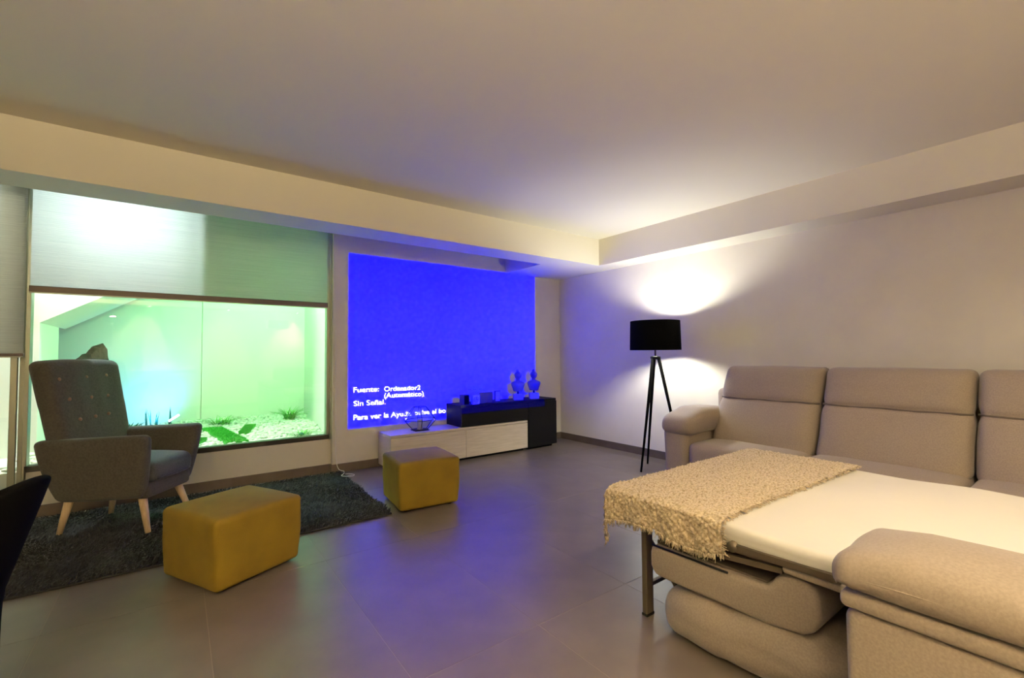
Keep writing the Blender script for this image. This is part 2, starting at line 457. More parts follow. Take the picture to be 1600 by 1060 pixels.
plant('succulent', 'small dark succulent peeping out beside the armchair back', (-.36, 6.05, ZG), M_leafdark, n=30, h=.10, spread=1.2, wid=.03, lean=.8, seed=5, arch=.4, r0=.03)
plant('spiky_plant', 'thin single dark spike beside the blue garden lamp', (-.04, 6.3, ZG), M_leafdark, n=3, h=.22, spread=.2, wid=.012, lean=.15, seed=6, arch=.1, r0=.01)

# artificial turf strips
def turf(label, quad, seed):
    z0, z1 = ZG-.004, ZG+.022; q = [Vector((p[0], p[1], 0)) for p in quad]; R_ = np.random.default_rng(seed)
    c = sum(q, Vector())/4; t = thing('turf_strip', label, 'turf', (c.x, c.y, z0), group='artificial turf strips')
    add('turf_mat', prism([(p.x, p.y) for p in q], 2, z0, z1), M_turf, t, False)
    n = 2600; u, v = R_.random(n), R_.random(n); Q = np.array([p[:] for p in q])
    p = (Q[0]*((1-u)*(1-v))[:, None]+Q[1]*(u*(1-v))[:, None]+Q[2]*(u*v)[:, None]+Q[3]*((1-u)*v)[:, None]); p[:, 2] = z1-.001
    a = R_.random(n)*2*PI; d = np.stack([np.cos(a), np.sin(a), 0*a], 1)*.0035; tp = p+np.stack([R_.normal(0, .006, n), R_.normal(0, .006, n), R_.uniform(.008, .018, n)], 1)
    V = np.stack([p-d, p+d, tp], 1).reshape(-1, 3); pl = add('grass_pile', (V, np.arange(3*n).reshape(-1, 3)), M_turf, t); pl['kind'] = 'stuff'
turf('long artificial turf strip reaching the window frame beside the armchair', [(.36, 4.66), (.53, 4.66), (.40, 5.70), (.225, 5.73)], 1)
turf('short artificial turf strip lying slanted out in the pebbles', [(.50, 5.17), (.58, 5.15), (.71, 5.66), (.615, 5.69)], 2)
turf('piece of artificial turf half hidden by the arm of the armchair', [(-.15, 4.85), (.16, 4.80), (.24, 5.02), (-.05, 5.15)], 3)

# garden spike lamp (blue) and green floods hidden above the blind line
t = thing('garden_spotlight', 'small blue-white glowing spike lamp among the pebbles above the armchair arm', 'lamp', (-.05, 6.30, ZG))
add('spike', bar((-.05, 6.30, ZG-.02), (-.05, 6.30, ZG+.07), .008), M_blacksteel, t)
add('lamp_head', bar((-.045, 6.30, ZG+.06), (.03, 6.335, ZG+.108), .009, .010, 12), M_blacksteel, t)
add('light_bar', bar((-.055, 6.285, ZG+.058), (.035, 6.315, ZG+.118), .011, .011, 10), emit('blue_bar', (.55, .68, 1), 5), t)
light('SPOT', 'garden_beam', (-.10, 6.28, ZG+.06), P_BLUE, (.12, .42, 1), t, (-.40, 6.72, .80), spot_size=2.4, spot_blend=1, shadow_soft_size=.05)
def flood(label, loc, tgt, pw, col, em):
    t = thing('led_flood', label, 'floodlight', loc, group='LED floodlights of the light well')
    x, y, z = loc
    add('housing', box(x-.10, x+.10, y-.03, y+.03, z, z+.05, .008, 2), M_blacksteel, t, False)
    add('diffuser', box(x-.09, x+.09, y-.025, y+.025, z-.004, z, .0015, 1), em, t, False)
    add('bracket', box(x-.01, x+.01, y-.02, y+.02, z+.05, 3.2), M_blacksteel, t, False)
    light('AREA', 'flood_beam', (x, y, z-.012), pw, col, t, tgt, shape='RECTANGLE', size=.18, size_y=.05)
GR = (.31, 1, .38)
ge = emit('green_led', (.27, 1, .34), 6)
flood('green LED floodlight high above the tall grass tuft, hidden by the blind', (.95, 5.35, 2.55), (.95, 6.3, .4), P_GREEN, GR, ge)
flood('green LED floodlight high over the middle turf strip, hidden by the blind', (.25, 5.35, 2.55), (.35, 6.4, .6), P_GREEN, GR, ge)
flood('cool white floodlight high beside the sloping soffit, behind the blind', (-.36, 5.08, 2.32), (-.36, 4.50, 1.98), P_WHITE, (.78, .93, 1), emit('white_led', (.9, .97, 1), 6))
flood('warm white floodlight over the pier behind the sliding door', (-1.55, 4.95, 2.62), (-1.3, 5.3, .6), P_WHITE*.55, (1, .93, .72), MATS.get('x') or emit('warm_led', (1, .93, .75), 5))
struct('shade_rib', box(.06, .10, YW+.10, YW+.42, 1.62, 3.2), M_white_render)      # unseen rib added outside to divide the glow on the blind

# ================================================================== RUG
t = thing('shaggy_rug', 'dark charcoal shaggy rug under the grey armchair, along the window wall', 'rug', (.1, 3.7, 0))
rx0, rx1, ry0, ry1 = -1.35, 1.215, 3.045, 4.40
add('backing', box(rx0, rx1, ry0, ry1, .001, .012, .003, 1), M_rugback, t, False)
n = 60000
p = np.stack([rng.uniform(rx0, rx1, n), rng.uniform(ry0, ry1, n), np.full(n, .010)], 1)
p[:, 0] += .03*(p[:, 1]-ry0)/(ry1-ry0)
a = rng.random(n)*2*PI; sw = np.array([mnoise.noise(Vector((q[0]*2.2, q[1]*2.2, 3)))*5 for q in p])
ln = np.stack([np.cos(sw), np.sin(sw), 0*sw], 1)*rng.uniform(.01, .028, n)[:, None]+np.stack([rng.normal(0, .009, n), rng.normal(0, .009, n), rng.uniform(.010, .024, n)], 1)
d = np.stack([np.cos(a), np.sin(a), 0*a], 1)*.0026
mid = p+ln*.5+np.array([0, 0, .006]); tip = p+ln
V = np.stack([p-d, p+d, mid+d, mid-d, tip], 1).reshape(-1, 3); b5 = np.arange(n)[:, None]*5
Fc = np.concatenate([b5+np.array([0, 1, 2]), b5+np.array([0, 2, 3]), b5+np.array([3, 2, 4])])
pl = add('pile', (V, Fc), M_rug, t); pl['kind'] = 'stuff'

# ================================================================== ARMCHAIR  (local: +x forward, +y to its own left)
AC = (-.23, 3.896, .022); AR = math.radians(-34.4)
t = thing('armchair', 'grey buttoned armchair with pale wooden legs standing before the green-lit window', 'armchair', AC, AR)
def local(name, vf, m, par, smooth=True): return add(name, vf, m, par, smooth, world=False)
def arm(sgn):
    v, f = rbox(.655, .085, .395, .036, 4, 8); v = v+np.array([0, 0, .1975])
    zz = v[:, 2]/.395; fr = np.clip(v[:, 0]/.3275, -1, 1)
    # front edge runs back towards the bottom, rear edge rounds in
    v[:, 0] += np.where(fr > 0, fr*(-.055*(1-zz)**1.6), -fr*(.11*(1-zz)**1.8))
    v[:, 2] += np.where(fr > 0, .02*fr*(1-zz), 0)+.014*fr*zz
    v[:, 0] += -.033
    off = .19+.055*zz**.75                                                     # sides flare outwards to the top
    v[:, 1] = sgn*(off+v[:, 1]); v[:, 2] += .20
    return v, (f if sgn > 0 else [q[::-1] for q in f])
for s in (-1, 1): local('arm', arm(s), M_achair, t)
# backrest: leans back, slightly wider at the top
BZ0, BZ1 = .33, 1.068
bfx = lambda z: -.155-.215*(z+.022-.42)                                         # front face line
v, f = rbox(.125, .55, BZ1-BZ0, .042, 4, 12)
zz = (v[:, 2]+(BZ1-BZ0)/2)/(BZ1-BZ0); front = v[:, 0] > .015; yl = v[:, 1].copy()
bl = [(-.20, .945), (-.02, .95), (.135, .955), (-.165, .82), (-.02, .82), (.108, .82), (-.125, .69), (-.02, .695), (.085, .70)]
v[:, 0] += np.where(front, .020*np.cos(np.clip(yl/.275, -1, 1)*PI/2)*np.sin(PI*np.clip(zz, 0, 1)), 0)
v[:, 1] *= .90+.10*zz
zw = BZ0+zz*(BZ1-BZ0)
for (yb_, zb) in bl:
    v[:, 0] -= np.where(front, .018*np.exp(-((v[:, 1]-yb_)**2+(zw-zb)**2)/.0012), 0)
v[:, 0] += np.array([bfx(z) for z in zw])-.0625; v[:, 2] = zw-.014*np.abs(yl/.275)**3*(zz > .6)
bk = local('backrest', (v, f), M_achair, t)
for (yb_, zb) in bl:
    q = (zb-BZ0)/(BZ1-BZ0); xw = bfx(zb)+.020*math.cos(yb_/.275*PI/2)*math.sin(PI*q)-.012
    bv, bf = lathe([(.012, -.006), (.012, .001), (.007, .006), (.001, .007)], 12)
    bv = np.stack([bv[:, 2]+xw, bv[:, 1]+yb_, bv[:, 0]+zb], 1)
    fixn(local('button', (bv, bf), M_button, bk))
# seat: fixed base and loose cushion
v, f = rbox(.50, .40, .10, .03, 3, 6); v += np.array([.01, 0, .255]); local('seat_base', (v, f), M_achair, t)
v, f = rbox(.50, .385, .135, .05, 4, 8); yl = v[:, 1]/.19; xl = v[:, 0]/.25
v[:, 2] += np.where(v[:, 2] > 0, .025*np.clip(1-yl**2, 0, 1)*np.clip(1-xl**2, 0, 1), 0); v += np.array([.035, 0, .362])
sc_ = local('seat_cushion', (v, f), M_acush, t)
local('piping', tube([(.284, y_, .322) for y_ in np.linspace(-.15, .15, 12)], .004, 6), M_acush, sc_)
for x0, y0, x1, y1 in ((.19, -.15, .262, -.192), (.19, .15, .262, .192), (-.225, -.165, -.268, -.186), (-.225, .165, -.268, .186)):
    local('leg', bar((x0, y0, .23), (x1, y1, .002), .025, .015, 14), M_beech, t)

# ================================================================== OTTOMANS
def ottoman(label, c, rz, z0):
    t = thing('ottoman', label, 'ottoman', (c[0], c[1], z0), rz, group='mustard ottomans')
    v, f = rbox(.455, .455, .335, .026, 4, 8); zz = (v[:, 2]+.1675)/.335; X, Y = v[:, 0]/.2275, v[:, 1]/.2275
    v[:, 2] += np.where(v[:, 2] > 0, .022*(1-X**2)*(1-Y**2), 0)
    v[:, 0] *= .975+.035*np.sin(zz*PI*.62); v[:, 1] *= .975+.035*np.sin(zz*PI*.62)
    v[:, 2] += .012+.1675
    v[:, :2] += .004*np.stack([fnoise(v, 9, 1), fnoise(v, 9, 5)], 1)
    add('upholstery', (v, f), M_ottoman, t, world=False)
    for sx in (-1, 1):
        for sy in (-1, 1): add('foot', lathe([(.018, 0), (.022, .004), (.022, .02)], 14, (sx*.165, sy*.165, 0)), M_blacksteel, t, world=False)
    return t
ottoman('mustard velvet ottoman in front of the grey armchair', (.258, 2.785), math.radians(27), 0.002)
ottoman('mustard velvet ottoman at the rug corner before the white cabinet', (1.50, 3.20), math.radians(-6), 0.002)

# ================================================================== BLACK CHAIR AT THE FRAME EDGE (local: +x forward)
BC0 = (-.532, 1.772, 0)
t = thing('dining_chair', 'black upholstered tub chair seen from the side, cut off beside the rug', 'chair', BC0, math.radians(161))
ZLO = .28
def shell_pt(s_, v_, off):
    """wall of the tub: s_ -1..1 round the back from arm tip to arm tip, v_ 0..1 from seat to rim"""
    R_, A_ = .22, .16; d_ = abs(s_)*(A_+PI*R_/2)
    if d_ < PI*R_/2: th_ = d_/R_; x, y, nx, ny = -R_*math.cos(th_), R_*math.sin(th_), -math.cos(th_), math.sin(th_)
    else: x, y, nx, ny = d_-PI*R_/2, R_, 0, 1
    sg = 1 if s_ >= 0 else -1; y *= sg; ny *= sg
    h = max(.79-.66*max(0, x+R_), .585); z = ZLO+(h-ZLO)*v_
    rear = .275-.107*min(1, max(0, (.79-z)/.32)); k = rear/R_
    return (x*k if x < 0 else x)-nx*off, y*(.80+.2*min(1, max(0, (z-.38)/.3)))-ny*off, z
NU, NV = 40, 12; V, Fc = [], []
for off in (0, .038):
    for i in range(NU+1):
        for j in range(NV+1): V.append(shell_pt(-1+2*i/NU, j/NV, off))
n = (NU+1)*(NV+1); id_ = lambda i, j: i*(NV+1)+j
for i in range(NU):
    for j in range(NV):
        q = (id_(i, j), id_(i+1, j), id_(i+1, j+1), id_(i, j+1)); Fc += [q, tuple(n+k for k in q[::-1])]
rim = [id_(i, NV) for i in range(NU+1)]+[id_(NU, j) for j in range(NV-1, -1, -1)]+[id_(i, 0) for i in range(NU-1, -1, -1)]+[id_(0, j) for j in range(1, NV)]
for a_, b_ in zip(rim, rim[1:]+rim[:1]): Fc.append((a_, b_, n+b_, n+a_))
o = fixn(local('shell', (V, Fc), M_blackfab, t)); md = o.modifiers.new('b', 'BEVEL'); md.width = .015; md.segments = 3; md.limit_method = 'ANGLE'; md.angle_limit = .7
v, f = rbox(.30, .30, .10, .035, 3, 5); v[:, 1] *= 1-.35*np.clip((-v[:, 0]-.02)/.13, 0, 1); v += np.array([.03, 0, .415]); local('seat_cushion', (v, f), M_blackfab, t)
v, f = rbox(.25, .25, .04, .015, 2, 3); v += np.array([.02, 0, .345]); local('seat_base', (v, f), M_blackfab, t)
for sx, sy in ((1, 1), (1, -1), (-1, 1), (-1, -1)):
    local('leg', bar((sx*.10, sy*.10, .34), (sx*(.17 if sx > 0 else .14), sy*.14, 0), .018, .011, 12), M_blacksteel, t)

# ================================================================== TV FURNITURE
t = thing('low_cabinet', 'long low white oak cabinet with two drawer fronts under the projected picture', 'cabinet', (2.44, 4.27, 0))
wx0, wx1, wy0, wy1, wz = 1.625, 3.262, 4.105, 4.43, .345
add('carcass', box(wx0, wx1-.001, wy0+.02, wy1, .03, wz-.024, .002, 1), M_oak, t, False)
add('top_panel', box(wx0, wx1, wy0, wy1, wz-.024, wz, .002, 1), M_oak, t, False)
add('plinth', box(wx0+.03, wx1-.03, wy0+.05, wy1-.02, 0, .03), M_black, t, False)
for x0, x1 in ((wx0+.001, 2.440), (2.444, wx1-.001)):
    add('drawer_front', box(x0, x1, wy0, wy0+.019, .032, wz-.028, .0015, 1), M_oak, t, False)
t = thing('black_cabinet', 'black L-shaped cabinet resting over the end of the white one', 'cabinet', (3.3, 4.27, 0))
bx0, bx1, bz0, bz1 = 2.385, 3.705, .348, .572
by0, by1 = 4.115, 4.425
add('bridge_box', box(bx0, wx1+.01, by0, by1, bz0, bz1-.022, .002, 1), M_black, t, False)
add('tower_box', box(wx1+.01, bx1, by0, by1, .03, bz1-.022, .002, 1), M_black, t, False)
add('top_panel', box(bx0-.002, bx1+.003, by0-.003, by1, bz1-.022, bz1, .002, 1), M_black, t, False)
add('plinth', box(wx1+.04, bx1-.03, by0+.04, by1-.02, 0, .03), M_black, t, False)
add('door', box(wx1+.012, bx1-.001, by0-.017, by0-.001, .032, bz1-.026, .0015, 1), M_black, t, False)
add('drop_front', box(bx0+.001, wx1+.008, by0-.017, by0-.001, bz0+.003, bz1-.026, .0015, 1), M_black, t, False)

# --- ornaments on the black cabinet
def loft(secs, seg=20):
    V, Fc = [], []
    for (z, rx, ry, cx, cy) in secs:
        for k in range(seg):
            a = 2*PI*k/seg; V.append((cx+rx*math.cos(a), cy+ry*math.sin(a), z))
    n = len(secs)
    for i in range(n-1):
        for k in range(seg): Fc.append((i*seg+k, i*seg+(k+1) % seg, (i+1)*seg+(k+1) % seg, (i+1)*seg+k))
    Fc += [tuple(range(seg))[::-1], tuple((n-1)*seg+k for k in range(seg))]
    return np.array(V), Fc
def bust(label, x, y, rz):
    z = bz1+.0005
    t = thing('bust_sculpture', label, 'sculpture', (x, y, z), rz, group='pair of busts on the black cabinet')
    add('plinth_block', box(-.055, .055, -.04, .04, 0, .068, .004, 2), M_statue, t, False, world=False)
    add('rod', lathe([(.012, .066), (.012, .10)], 12), M_wire, t, world=False)
    secs = [(.098, .050, .032, 0, 0), (.104, .056, .038, 0, 0), (.13, .064, .042, 0, 0), (.16, .076, .045, 0, -.004), (.185, .082, .044, 0, -.002), (.202, .076, .036, 0, .002),
            (.213, .05, .028, 0, .004), (.221, .026, .022, 0, .006), (.232, .0205, .020, 0, .004), (.243, .022, .022, 0, 0), (.252, .030, .032, 0, -.005), (.268, .038, .042, 0, -.005),
            (.288, .042, .047, 0, -.002), (.304, .039, .044, 0, .002), (.318, .028, .032, 0, .006), (.326, .018, .020, 0, .010)]
    b = add('figure', loft(secs, 24), M_bust, t, world=False)
    bv, bf = rbox(.034, .034, .034, .0165, 4, 1); add('hair_bun', (bv+np.array([0, .014, .335]), bf), M_bust, b, world=False)
    add('nose', (np.array([(-.006, -.046, .270), (.006, -.046, .270), (0, -.058, .273), (0, -.046, .290)]), [(0, 1, 2), (1, 3, 2), (3, 0, 2), (0, 3, 1)]), M_bust, b, world=False)
    return t
bust('grey head-and-shoulders bust with a hair bun, standing nearer the picture frames', 3.225, 4.235, math.radians(-25))
bust('grey head-and-shoulders bust with a hair bun at the room-corner end of the black cabinet', 3.465, 4.235, math.radians(-25))
def prop(name, label, cat, x, y, rz=0): return thing(name, label, cat, (x, y, bz1+.0005), rz)
t = prop('speaker_box', 'small dark upright box at the end of the black cabinet nearest the lantern', 'box', 2.46, 4.17, .1)
add('case', box(-.036, .036, -.04, .04, 0, .108, .004, 2), M_darkbox, t, False, world=False)
add('front_grille', box(-.030, .030, -.0425, -.040, .008, .100, .001, 1), M_blackfab, t, False, world=False)
t = prop('alarm_clock', 'small square white clock with a round dial on the black cabinet', 'clock', 2.585, 4.15, .05)
add('case', box(-.045, .045, -.018, .018, 0, .10, .006, 2), M_white, t, False, world=False)
dv, df = lathe([(.036, 0), (.036, .003)], 28); dv = np.stack([dv[:, 0], -.018-dv[:, 2], dv[:, 1]+.05], 1); fixn(add('dial', (dv, df), M_statue, t, False, world=False))
add('hand', box(-.0025, .0025, -.0225, -.021, .05, .078), M_black, t, False, world=False)
add('hand', box(0, .02, -.0225, -.021, .0475, .0525), M_black, t, False, world=False)
t = prop('picture_frame', 'dark wide picture frame standing between the clock and a narrow one', 'picture frame', 2.74, 4.18, .02)
add('frame', box(-.085, .085, -.010, .010, 0, .118, .003, 1), M_darkbox, t, False, world=False)
add('picture', box(-.07, .07, -.0115, -.0098, .014, .104), M_darkbox, t, False, world=False)
add('strut', bar((0, .009, .09), (0, .055, .004), .004), M_darkbox, t, world=False)
t = prop('picture_frame', 'narrow dark picture frame, the last one towards the busts', 'picture frame', 2.905, 4.20, .02)
add('frame', box(-.037, .037, -.010, .010, 0, .125, .003, 1), M_darkbox, t, False, world=False)
add('picture', box(-.028, .028, -.0115, -.0098, .010, .115), M_statue, t, False, world=False)
add('strut', bar((0, .009, .09), (0, .055, .004), .004), M_darkbox, t, world=False)
# wall socket strip
t = thing('wall_socket', 'white triple wall socket plate on the projection wall above the picture frames', 'socket', (2.755, YA, .66))
add('plate', box(2.645, 2.865, YA-.009, YA-.0005, .66, .752, .003, 2), M_white, t, False)
for k in range(3):
    xx = 2.682+.0735*k
    add('socket_well', box(xx-.026, xx+.026, YA-.0105, YA-.009, .680, .732, .001, 1), M_white, t, False)
    for s in (-1, 1): add("socket_hole", box(xx+s*.010-.0035, xx+s*.010+.0035, YA-.0115, YA-.0105, .702, .709), M_black, t, False)

# --- geometric glass lantern on the white cabinet
lc = (1.985, 4.245); z0 = wz+.0005
t = thing('glass_lantern', 'faceted clear glass lantern with thin black wires on the white cabinet', 'lantern', (lc[0], lc[1], z0))
rings = [(.085, .010), (.180, .105), (.072, .235)]; NS = 6
pts = [[(lc[0]+r*math.cos(2*PI*k/NS+.3), lc[1]+.78*r*math.sin(2*PI*k/NS+.3), z0+z) for k in range(NS)] for r, z in rings]
add('base_plate', box(lc[0]-.075, lc[0]+.075, lc[1]-.06, lc[1]+.06, z0, z0+.008, .002, 1), M_wire, t, False)
for i in range(3):
    for k in range(NS): add('wire', bar(pts[i][k], pts[i][(k+1) % NS], .0032, None, 6), M_wire, t)
for i in range(2):
    for k in range(NS): add('wire', bar(pts[i][k], pts[i+1][k], .0032, None, 6), M_wire, t)
for i in range(2):
    for k in range(NS):
        k2 = (k+1) % NS; add('pane', ([pts[i][k], pts[i][k2], pts[i+1][k2], pts[i+1][k]], [(0, 1, 2, 3)]), M_tglass, t, False)
t = thing('pillar_candle', 'grey pillar candle standing inside the glass lantern', 'candle', (lc[0], lc[1], z0+.0085))
add('wax', lathe([(.026, 0), (.028, .003), (.028, .10), (.024, .104), (.008, .100)], 20, (lc[0], lc[1], z0+.0085)), M_candle, t)
add('wick', bar((lc[0], lc[1], z0+.106), (lc[0]+.002, lc[1], z0+.122), .0015), M_black, t)

# --- white cord running down the wall onto the rug
o = add('white_cord', tube([(1.212, YA-.006, 1.35), (1.214, YA-.006, .75), (1.216, YA-.006, .30), (1.222, YA-.012, .12), (1.232, YA-.06, .045), (1.250, 4.29, .042), (1.232, 4.22, .040), (1.19, 4.14, .040), (1.26, 4.08, .040), (1.292, 4.12, .04), (1.262, 4.175, .042), (1.235, 4.185, .04)], .0028, 6, 8), M_white)
tag(o, 'thin white cord dropping down the wall and coiled on the rug corner', 'cord')

# ================================================================== FLOOR LAMP
lx, ly = 3.68, 2.66
t = thing('floor_lamp', 'tripod floor lamp with a black drum shade, lit, beside the sofa', 'floor lamp', (lx, ly, 0))
feet = [(3.487, 2.700), (3.800, 2.862), (3.753, 2.418)]
for fx, fy in feet:
    d = Vector((fx-lx, fy-ly, 0)).normalized()
    add('leg', bar((lx+d.x*.028, ly+d.y*.028, 1.072), (fx, fy, 0), .017, .009, 12), M_blackfab, t)
add('collar', lathe([(.028, 1.045), (.047, 1.055), (.047, 1.072), (.02, 1.08)], 24, (lx, ly, 0)), M_blacksteel, t)
add('stem', lathe([(.009, 1.075), (.009, 1.20)], 12, (lx, ly, 0)), M_steel, t)
add('socket', lathe([(.02, 1.15), (.022, 1.16), (.022, 1.205), (.014, 1.215)], 16, (lx, ly, 0)), M_blacksteel, t)
sh = []
for k, (r, z) in enumerate(((.236, 1.135), (.229, 1.412))): sh.append((r, z))
o = add('shade', lathe([(.236, 1.135), (.229, 1.412), (.225, 1.412), (.232, 1.135), (.236, 1.135)], 64, (lx, ly, 0), False, False), M_blackfab, t)
for k in range(3):
    a = 2*PI*k/3; add('shade_strut', bar((lx, ly, 1.165), (lx+.231*math.cos(a), ly+.231*math.sin(a), 1.165), .002, None, 6), M_blacksteel, o)
bulb = emit('bulb_glow', COOL, P_LAMP*9)
add('bulb', lathe([(.012, 1.215), (.020, 1.222), (.046, 1.262), (.050, 1.285), (.044, 1.31), (.024, 1.328), (.001, 1.333)], 24, (lx, ly, 0)), bulb, t)

# ================================================================== CORNER SOFA ALONG THE WALL
t = thing('sofa', 'long taupe fabric sofa against the wall beside the floor lamp', 'sofa', (3.6, .8, 0))
SX0, SXB = 3.13, 4.04
def cushion(sx, sy, sz, r, cx, cy, cz, crown=.02, m=8, ks=4, wr=.004, seed=0):
    v, f = rbox(sx, sy, sz, r, ks, m); X, Y = v[:, 0]/(sx/2), v[:, 1]/(sy/2)
    v[:, 2] += np.where(v[:, 2] > 0, crown*np.clip(1-X**2, 0, 1)*np.clip(1-Y**4, 0, 1), 0)
    v += wr*np.stack([fnoise(v+seed, 6, seed+1), fnoise(v+seed, 6, seed+4), fnoise(v+seed, 6, seed+7)], 1)
    return v+np.array([cx, cy, cz]), f
def backcushion(sy, cy, seed, sz=.60):
    """two-lobed leaning back cushion, front towards -x"""
    sx = .20
    v, f = rbox(sx, sy, sz, .05, 4, 26); zz = (v[:, 2]+sz/2)/sz; Y = v[:, 1]/(sy/2); front = v[:, 0] < 0
    seam = (.3-.25+.5*16/26)/.6
    lobe = np.where(zz < seam, np.sin(PI*np.clip(zz/seam, 0, 1)), np.sin(PI*np.clip((zz-seam)/(1-seam), 0, 1)))
    v[:, 0] -= np.where(front, .050*np.clip(lobe, 0, 1)**.4*np.clip(1-np.abs(Y)**7, 0, 1)-.02, 0)
    v[:, 1] += np.sign(Y)*np.where(np.abs(Y) > .85, -.012*np.exp(-((zz-seam)/.05)**2), 0)
    v[:, 2] += np.where(zz > .9, .012*np.abs(Y)**3, 0); zz = zz+np.where(zz > .9, .02*np.abs(Y)**4, 0)
    v += .006*np.stack([fnoise(v+seed, 7, seed), fnoise(v+seed, 7, seed+3), fnoise(v+seed, 5, seed+6)], 1)
    v[:, 0] += 3.50+.28*zz; v[:, 1] += cy; v[:, 2] = .385+zz*sz+v[:, 2]*0+.012*np.sin(PI*np.clip((Y+1)/2, 0, 1))*(zz > .8)
    return v, f
add('base', box(SX0+.03, SXB, -2.0, 2.00, .04, .27, .015, 2), M_sofa, t)
add('back_frame', box(3.80, SXB, -2.0, 2.13, .05, .80, .05, 3), M_sofa, t)
ys = [2.0, 1.26, .50, -.28, -1.05]
for i in range(4):
    y1, y0 = ys[i], ys[i+1]
    v, f = cushion(.72, y1-y0-.006, .19, .05, SX0+.36, (y0+y1)/2, .325, .018, seed=i*3)
    sc_ = add('seat_cushion', (v, f), M_sofa, t)
    add('seam', tube([(SX0+.002, yv, .265) for yv in np.linspace(y0+.05, y1-.05, 8)], .004, 6), M_sofad, sc_)
for i in range(4):
    y1, y0 = ys[i], ys[i+1]
    if i == 0: y1 = 1.985
    bc_ = add('back_cushion', backcushion(y1-y0-.012, (y0+y1)/2, i*5+2), M_sofa, t)
    hw = (y1-y0)/2-.055; xs_ = 3.50+.28*.596-.10+.016
    sp_ = [(xs_-.002*math.sin(k_*2.1), (y0+y1)/2-hw+2*hw*k_/14, .385+.596*.60+.003*math.sin(k_)) for k_ in range(15)]
    sp_ = [(xs_+.035, sp_[0][1]-.043, sp_[0][2])]+sp_+[(xs_+.035, sp_[-1][1]+.043, sp_[-1][2])]
    add('seam', tube(sp_, .0065, 6, 3), M_seam, bc_)
v, f = rbox(.80, .20, .49, .05, 4, 6); zz = (v[:, 2]+.245)/.49; v[:, 1] += .02*np.where(v[:, 1] > 0, zz, 0); v += np.array([SX0+.40+.01, 2.105, .275])
ar = add('arm', (v, f), M_sofa, t)
v, f = rbox(.66, .30, .17, .075, 5, 8); X, Y = v[:, 0]/.33, v[:, 1]/.15
v[:, 2] += np.where(v[:, 2] > 0, .02*(1-X**2), 0)-.05*np.clip(-X-.2, 0, 1)
v[:, 2] *= 1-.35*np.clip(-X-.3, 0, 1); v[:, 1] *= 1-.22*np.clip(-X-.4, 0, 1); v += .005*np.stack([fnoise(v, 8, 2), fnoise(v, 8, 5), fnoise(v, 8, 9)], 1)
v += np.array([SX0+.29, 2.085, .565]); add('arm_pillow', (v, f), M_sofa, t)
for x, y in ((SX0+.08, 2.1), (SX0+.08, -1.9), (SXB-.08, 2.1), (SXB-.08, -1.9)):
    add('foot', lathe([(.02, 0), (.025, .05)], 12, (x, y, 0)), M_blacksteel, t)

# ================================================================== SOFA BED
t = thing('sofa_bed', 'taupe sofa bed pulled open, its mattress made up with a white sheet', 'sofa bed', (1.9, .2, 0))
EX0, EX1, EY1 = 1.545, 2.80, 1.36          # mattress outline
ZB = .503
# mattress with soft wrinkles
n1, n2 = 60, 96
v, f = rbox(EX1-EX0, EY1+.35, .072, .028, 4, 44)
top = v[:, 2] > .02
wr = np.array([mnoise.noise(Vector((p[0]*2.2+p[1]*1.1, p[1]*3.1-p[0]*2.0, 0)))*.009+abs(mnoise.noise(Vector((p[0]*1.2+p[1]*2.5, p[1]*.8, 4))))*.010 for p in v])
v[:, 2] += np.where(top, wr, 0)
v[:, 0] += np.where(np.abs(v[:, 0]) > (EX1-EX0)/2-.02, .006*fnoise(v, 9, 2), 0)
v += np.array([(EX0+EX1)/2, (EY1-.35)/2, ZB-.036])
mt = add('mattress', (v, f), M_sheet, t)
# steel frame under the mattress
fr = add('side_rail', box(EX0+.055, EX0+.085, -.3, EY1-.03, .392, .428, .004, 1), M_steel, t, False)
add('side_rail', box(EX1-.045, EX1-.015, -.3, EY1-.03, .392, .428, .004, 1), M_steel, t, False)
add('foot_rail', box(EX0+.045, EX1-.045, EY1-.06, EY1-.03, .392, .428, .004, 1), M_steel, t, False)
for k in range(6): add('slat', box(EX0+.045, EX1-.045, .05+.2*k, .09+.2*k, .400, .418), M_steel, t, False)
for lxx in (EX0+.075, EX1-.075):
    lg = add('leg', box(lxx-.026, lxx+.020, 1.215, 1.240, 0, .43, .004, 1), M_steel, t, False)
    add('foot_cap', box(lxx-.028, lxx+.022, 1.213, 1.242, 0, .012, .003, 1), M_blacksteel, lg, False)
    add('brace', bar((lxx+.02, 1.225, .30), (lxx+.02, 1.02, .06), .010, None, square=True), M_steel, t, False)
    add('brace', bar((lxx, 1.235, .35), (lxx, 1.335, .425), .010, None, square=True), M_steel, t, False)
add('cross_bar', bar((EX0+.06, 1.231, .12), (EX1-.06, 1.231, .12), .011, None, square=True), M_steel, t, False)
add('cross_bar', bar((EX0+.06, 1.17, .20), (EX1-.06, 1.17, .20), .009, None, square=True), M_steel, t, False)
# folding lever
add('lever', bar((EX0-.004, .82, .438), (EX0-.004, .50, .447), .014, None, square=True), M_steel, t, False)
add('deck_board', box(EX0-.008, EX0+.05, .38, .66, .407, .434, .012, 3), M_sofa, t)
add('lever', bar((EX0+.006, .86, .392), (EX0+.006, .66, .412), .013, None, square=True), M_steel, t, False)
add('hinge', bar((EX0-.014, .815, .438), (EX0+.03, .815, .438), .018, None, 14), M_steel, t)
